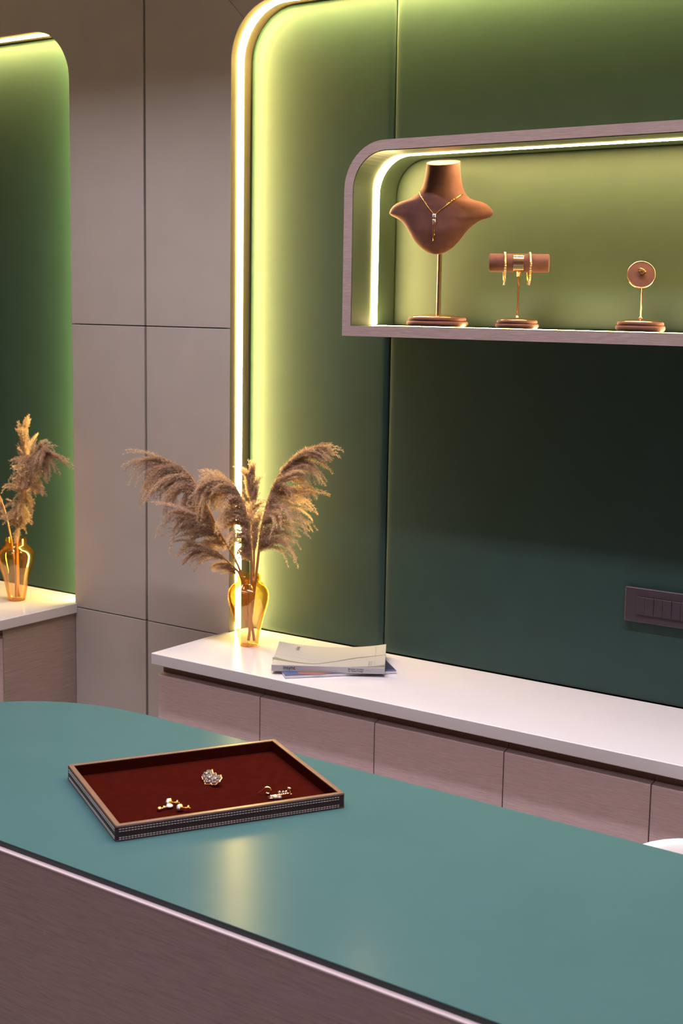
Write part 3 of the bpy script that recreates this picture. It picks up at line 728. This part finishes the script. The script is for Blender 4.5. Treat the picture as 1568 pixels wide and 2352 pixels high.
S0, S1 = Vector((-2.1183, -0.2856)), Vector((-1.8717, -0.1289))
sang = math.atan2(S1.y - S0.y, S1.x - S0.x); sl = (S1 - S0).length
bk = empty('catalogue', (S0.x, S0.y, ZC + MH), 'thick silver grey catalogue with printed spine on top of blue magazine', 'book', rotz=sang)
BH = .0165; BW = .212
def cz(x, y):   # the cover's far corners curl up slightly
    k = max(0.0, y / BW); e2 = abs(2 * x / sl - 1)
    return .0008 + .010 * k ** 2 * e2 ** 2.5 - .003 * k * (1 - e2)
def sheet(x0, x1, y0, y1, zoff, th, nx=24, ny=8, flat=False):
    V, Fc = [], []
    for lay in (0, 1):
        for i in range(nx + 1):
            for j in range(ny + 1):
                x = x0 + (x1 - x0) * i / nx; y = y0 + (y1 - y0) * j / ny; V.append((x, y, (zoff + cz(x, y) + th) if lay else (.0007 if flat else zoff + cz(x, y))))
    m_ = (nx + 1) * (ny + 1)
    for i in range(nx):
        for j in range(ny):
            a = i * (ny + 1) + j; Fc += [(m_ + a, m_ + a + ny + 1, m_ + a + ny + 2, m_ + a + 1), (a, a + 1, a + ny + 2, a + ny + 1)]
    def idx(i, j): return i * (ny + 1) + j
    for i in range(nx):
        Fc += [(idx(i, 0), idx(i + 1, 0), m_ + idx(i + 1, 0), m_ + idx(i, 0)), (idx(i + 1, ny), idx(i, ny), m_ + idx(i, ny), m_ + idx(i + 1, ny))]
    for j in range(ny):
        Fc += [(idx(0, j + 1), idx(0, j), m_ + idx(0, j), m_ + idx(0, j + 1)), (idx(nx, j), idx(nx, j + 1), m_ + idx(nx, j + 1), m_ + idx(nx, j))]
    return V, Fc
obj('pages', *sheet(.001, sl - .001, .0012, BW - .002, 0.0, BH - .0022, flat=True), M['paper'], parent=bk)
obj('cover', *sheet(0, sl, .0, BW, BH - .0014, .0008), M['book_cover'], parent=bk, smooth=False)
obj('spine', *box(0, sl, -.0008, .0010, 0.0003, BH), M['book_spine'], parent=bk, bevel=.0004)
obj('back_cover', *box(0, sl, .0, BW, 0.0, .0007), M['book_cover'], parent=bk)
def band(fn0, fn1, x0, x1, mat, name, n=40, dz=.0003):
    V, Fc = [], []
    for i in range(n + 1):
        x = x0 + (x1 - x0) * i / n
        for y in (fn0(x / sl), fn1(x / sl)):
            y = max(.0002, min(BW - .0002, y)); V += [(x, y, BH - .0006 + cz(x, y) + .00005), (x, y, BH - .0006 + cz(x, y) + dz)]
    for i in range(n):
        a = i * 4; b2 = a + 4
        Fc += [(a + 1, a + 3, b2 + 3, b2 + 1), (a, b2, b2 + 2, a + 2), (a, a + 1, b2 + 1, b2), (a + 2, b2 + 2, b2 + 3, a + 3)]
    obj(name, V, Fc, mat, parent=bk)
def crv(pts): xs = [p[0] for p in pts]; ys = [p[1] for p in pts]; return lambda t: float(np.interp(t, xs, ys))
def smooth_crv(pts, n=60):
    q = spline([(p[0], p[1], 0) for p in pts], n); return crv([(v.x, v.y) for v in q])
band(smooth_crv([(0, .100), (.15, .088), (.30, .063), (.45, .050), (.62, .052), (.8, .078), (1, .112)]), smooth_crv([(0, .101), (.15, .090), (.30, .065), (.45, .052), (.62, .054), (.8, .080), (1, .113)]), 0, sl, M['swoosh_pale'], 'cover_line')
band(smooth_crv([(0, .052), (.12, .037), (.28, .020), (.40, .020), (.55, .048), (.72, .085), (.88, .108), (1, .120)]), smooth_crv([(0, .078), (.12, .050), (.28, .028), (.40, .026), (.55, .056), (.72, .094), (.88, .113), (1, .124)]), 0, sl, M['swoosh'], 'cover_swoosh')
band(smooth_crv([(.70, .0005), (.8, .001), (.9, .002), (1, .004)]), smooth_crv([(.70, .001), (.8, .006), (.9, .014), (1, .030)]), sl * .70, sl, M['swoosh'], 'cover_swoosh', n=16)
band(lambda t: .014, lambda t: BW - .003, sl * .905, sl * .908, M['ink_soft'], 'cover_line', n=1)
def on_cover(x, y, rot): return Matrix.Translation((x, y, BH - .0006 + cz(x, y) + .0003)) @ Matrix.Rotation(math.radians(rot), 4, 'Z')
textm('cover_title', 'insync', .017, M['ink'], bk, on_cover(.052, .190, -90))
textm('cover_text', 'Modular Systems\nfor Retail Design', .0068, M['ink_soft'], bk, on_cover(sl * .865, .016, 90))
SPM = lambda x, z: Matrix.Translation((x, -.00085, z)) @ Matrix.Rotation(math.radians(90), 4, 'X')
textm('spine_title', 'insync', .0130, M['ink'], bk, SPM(.030, .0062), bold=.00025)
obj('spine_emblem', *xform(prism([(.004 * math.cos(t), .004 * math.sin(t)) for t in [2 * math.pi * i / 16 for i in range(16)]], 0, .0001, 'xy'), SPM(.0235, .0092)), M['swoosh_pale'], parent=bk)
textm('spine_text', 'Modular Systems\nfor Retail Design', .0058, M['ink'], bk, SPM(.198, .0092), bold=.0001)
textm('spine_text', '|', .0085, M['ink_soft'], bk, SPM(.240, .0062))
textm('spine_text', 'Edition 2', .0058, M['ink_soft'], bk, SPM(.244, .0070))

# ------------------------------------------------------------------ vases
def vase(x, y, s, label):
    prof = [(.0255, .0005), (.0280, .0030), (.0305, .018), (.0365, .050), (.0430, .078), (.0500, .102), (.0565, .124), (.0592, .142), (.0588, .155), (.0535, .169), (.0440, .179), (.0365, .186), (.0345, .190), (.0340, .196), (.0345, .206), (.0348, .2085)]
    prof = [(r * s, z * s) for r, z in prof]
    pr3 = spline([(r, 0, z) for r, z in prof], 60); pr2 = [(p.x, p.z) for p in pr3]
    t = .0022
    inner = [(max(1e-5, r - t), max(z, t * 1.8)) for r, z in pr2[::-1]]
    full = [(1e-5, .0004)] + pr2 + inner + [(1e-5, t * 1.8)]
    o = obj('vase', *lathe(full, 56), M['amber'], loc=(x, y, ZC), smooth=True)
    return tag(o, label, 'vase')
VX, VY = -2.3572, -0.0855
vase(VX, VY, 0.965, 'amber glass vase on the white worktop left of the magazines')
WX, WY = -3.300, -0.091
vase(WX, WY, 0.96, 'amber glass vase on the left worktop at the left frame edge')

# ------------------------------------------------------------------ pampas grass
def plume_mesh(name, parent, origin, rachis, side, lens, start, n_branch, droop, spread, hair=.0108, density=1.0, width=.0012, taper=1.0, lift=0.35):
    """Feathery panicle: branchlets leave the rachis, bend over to one side and carry fine fibres."""
    R_ = spline(rachis, 60); R_ = np.array([tuple(p) for p in R_])
    side = np.array(side, float); side /= np.linalg.norm(side)
    hv, tint = [], []
    per = 8; ncl = max(3, n_branch // per)
    for b in range(ncl * per):
        ci = b // per
        if b % per == 0:   # branchlets grow in locks
            tc_ = start + (1 - start) * (ci + .5 + .3 * rng.normal()) / ncl; rnd0 = rng.normal(0, 1, 3); Lc = rng.uniform(.78, 1.1); tb0 = rng.random(); w0 = rng.normal(0, .05, 3); s0 = .2 * rng.normal(); dr0 = rng.uniform(.7, 1.3)
        t = float(np.clip(tc_ + rng.normal(0, .018), start, .995))
        k = min(58, int(t * 59)); p0 = R_[k] + (R_[k + 1] - R_[k]) * (t * 59 - k)
        tan = R_[min(59, k + 2)] - R_[max(0, k - 1)]; tan /= np.linalg.norm(tan)
        rnd = rnd0 + rng.normal(0, .35, 3); rnd -= rnd.dot(tan) * tan; rnd /= np.linalg.norm(rnd)
        u = (t - start) / (1 - start)
        L_ = np.interp(u, [0, .15, .4, .7, .9, 1], lens) * Lc * rng.uniform(.55, 1.05); tb = float(np.clip(tb0 + rng.normal(0, .12), 0, 1))
        d = tan * lift * 2 + side * (1.0 + s0 + .06 * rng.normal()) + rnd * spread
        d /= np.linalg.norm(d)
        ns = max(6, int(L_ / .0055)); st_p = L_ / ns; p = p0.copy()
        w_ = w0 + rng.normal(0, .012, 3)
        for i in range(ns):
            f = i / ns
            d = d + np.array([0, 0, -1]) * droop * dr0 * (f + .15) * st_p * 22 + w_ * .5 + rng.normal(0, .02, 3)
            d /= np.linalg.norm(d); p = p + d * st_p
            nh = max(3, int(17 * density * (1.2 - .75 * f * taper)))
            for h in range(nh):
                q = p + rng.normal(0, .0024, 3) * (1.15 - .75 * f)
                hd = d * 1.0 + rng.normal(0, .62, 3); hd /= np.linalg.norm(hd)
                hl = hair * rng.uniform(.5, 1.15) * (1.0 - .3 * f)
                sd = np.cross(hd, rng.normal(0, 1, 3)); sd /= np.linalg.norm(sd)
                hv.append((q - sd * width * .5, q + sd * width * .5, q + hd * hl)); tint.append(np.clip(.45 * tb + .6 * rng.random() ** 1.3 + .15 * (f - .5), 0, 1))
    hv = np.array(hv) - np.array(origin); n = len(hv)
    me = bpy.data.meshes.new(name); me.vertices.add(n * 3); me.vertices.foreach_set('co', hv.reshape(-1).astype(np.float32))
    me.loops.add(n * 3); me.loops.foreach_set('vertex_index', np.arange(n * 3, dtype=np.int32))
    me.polygons.add(n); me.polygons.foreach_set('loop_start', np.arange(0, n * 3, 3, dtype=np.int32)); me.polygons.foreach_set('loop_total', np.full(n, 3, dtype=np.int32))
    at = me.attributes.new('tint', 'FLOAT', 'FACE'); at.data.foreach_set('value', np.array(tint, dtype=np.float32))
    me.update(calc_edges=True); me.materials.append(M['fluff'])
    o = bpy.data.objects.new(name, me); COL.objects.link(o); o.parent = parent; o['kind'] = 'stuff'
    return n
def pampas(label, group, base, rachis, **kw):
    r = empty('pampas_stem', base, label, 'dried grass', group)
    full = [base] + [tuple(p) for p in rachis]
    sp_ = spline(full, 26); bl = Vector(base)
    obj('stalk', *tube([tuple(p - bl) for p in sp_], [.0042 - .0033 * i / 25 for i in range(26)], 8), M['stem'], parent=r, smooth=True)
    return plume_mesh('plume', r, base, rachis, **kw)
GR = 'pampas grass in the right vase'; GL = 'pampas grass in the left vase'
cnt = 0
cnt += pampas('leftmost pampas plume in the right vase, arching left over the panel joint', GR, (VX + .017, VY + .006, ZC + .014),
       [(-2.379, -.088, .905), (-2.449, -.11, 1.032), (-2.500, -.12, 1.128), (-2.558, -.125, 1.190), (-2.625, -.125, 1.205)],
       side=(-1, -.35, -.02), lens=[.12, .18, .20, .19, .17, .13], start=.14, n_branch=232, droop=.78, spread=.24, lift=.16)
cnt += pampas('short bent pampas plume hanging low at the left of right vase', GR, (VX + .002, VY - .010, ZC + .075),
       [(-2.372, -.10, .900), (-2.400, -.115, .940), (-2.445, -.13, .975), (-2.490, -.14, .985)],
       side=(-1, -.3, .1), lens=[.05, .08, .11, .12, .10, .08], start=.08, n_branch=72, droop=.8, spread=.30, lift=.2)
cnt += pampas('middle pampas plume in the right vase, dense and bowed forward', GR, (VX + .013, VY - .012, ZC + .030),
       [(-2.328, -.11, .935), (-2.324, -.125, 1.029), (-2.334, -.135, 1.110), (-2.366, -.145, 1.165), (-2.405, -.15, 1.172)],
       side=(-.9, -.6, .1), lens=[.05, .085, .11, .13, .14, .12], start=.06, n_branch=320, droop=1.5, spread=.55, lift=.30)
cnt += pampas('upright pampas plume in right vase directly before the light strip', GR, (VX - .008, VY + .016, ZC + .045),
       [(-2.372, -.045, .93), (-2.380, -.040, 1.03), (-2.388, -.035, 1.12), (-2.404, -.03, 1.185)],
       side=(-.35, .5, .9), lens=[.07, .075, .07, .065, .055, .04], start=.10, n_branch=176, droop=.45, spread=.9, lift=.4)
cnt += pampas('rightmost pampas plume in the right vase, fanning right against green', GR, (VX + .001, VY - .001, ZC + .014),
       [(-2.335, -.073, .955), (-2.325, -.07, 1.046), (-2.300, -.065, 1.140), (-2.258, -.06, 1.215), (-2.205, -.055, 1.258), (-2.155, -.055, 1.275)],
       side=(1, .1, .10), lens=[.13, .175, .175, .145, .09, .05], start=.04, n_branch=208, droop=.66, spread=.26, lift=.26)
cnt += pampas('back pampas plume in the left vase, upright and lit yellow', GL, (WX - .006, WY + .012, ZC + .012),
       [(-3.331, -.055, .92), (-3.308, -.05, 1.055), (-3.296, -.05, 1.17), (-3.300, -.05, 1.265)],
       side=(-.3, .3, .8), lens=[.07, .075, .07, .06, .05, .035], start=.25, n_branch=176, droop=.4, spread=1.0, lift=.5)
cnt += pampas('front pampas plume in the left vase, brown and bowed right', GL, (WX + .004, WY - .006, ZC + .012),
       [(-3.262, -.12, .925), (-3.222, -.125, 1.035), (-3.185, -.13, 1.125), (-3.155, -.13, 1.190), (-3.105, -.13, 1.205)],
       side=(.5, -.8, -.1), lens=[.05, .08, .10, .11, .11, .09], start=.0, n_branch=320, droop=1.35, spread=.85, lift=.25)
cnt += pampas('outer pampas plume in the left vase, leaning out of frame', GL, (WX + .010, WY + .002, ZC + .012),
       [(-3.318, -.10, .93), (-3.350, -.10, 1.02), (-3.40, -.10, 1.09), (-3.46, -.10, 1.12)],
       side=(-1, -.2, .1), lens=[.06, .09, .11, .10, .08, .05], start=.08, n_branch=56, droop=.6, spread=.4, lift=.3)
print('fibres', cnt)

# ------------------------------------------------------------------ white chair behind the desk
ch = empty('shell_chair', (-0.8209, -0.5759, 0), 'white moulded tub chair peeping over the far desk edge, lower right', 'chair', rotz=0.703)
V, Fc = [], []; nA, nZ = 36, 10
th_ = .030
def shell_pt(a, h, off):
    # a: -180..180, 0 = back towards the wall; rim highest at the back
    rim = .5816 - .1555 * (1 - math.cos(a)) / 2
    z = .36 + (rim - .36) * h
    rr_ = (.165 + .051 * h ** .6) + off
    return (rr_ * math.sin(a), rr_ * math.cos(a), z)
ang_list = [math.radians(-135 + 270 * i / nA) for i in range(nA + 1)]
prof_h = [(i / nZ, 0.0) for i in range(nZ + 1)]
rows_ = [(h, -th_ / 2) for h, _ in prof_h] + [(1.0 + .018 * math.sin(math.pi * k / 5), -th_ / 2 * math.cos(math.pi * k / 5)) for k in range(1, 5)] + [(h, th_ / 2) for h, _ in prof_h[::-1]]
for a in ang_list:
    for h, off in rows_: V.append(shell_pt(a, h, off))
nr = len(rows_)
for i in range(nA):
    for k in range(nr): Fc.append((i * nr + k, (i + 1) * nr + k, (i + 1) * nr + (k + 1) % nr, i * nr + (k + 1) % nr))
Fc += [tuple(range(nr)), tuple(nA * nr + k for k in range(nr - 1, -1, -1))]
obj('shell', V, Fc, M['white_shell'], parent=ch, smooth=True)
obj('seat', *lathe([(1e-5, .345), (.13, .345), (.158, .36), (.150, .385), (.10, .392), (1e-5, .39)], 40), M['white_shell'], parent=ch, smooth=True)
for sx in (-1, 1):
    for sy in (-1, 1): obj('leg', *tube([(sx * .09, sy * .09, .35), (sx * .15, sy * .15, .0)], [.012, .009], 10), M['wood_v'], parent=ch, smooth=True)
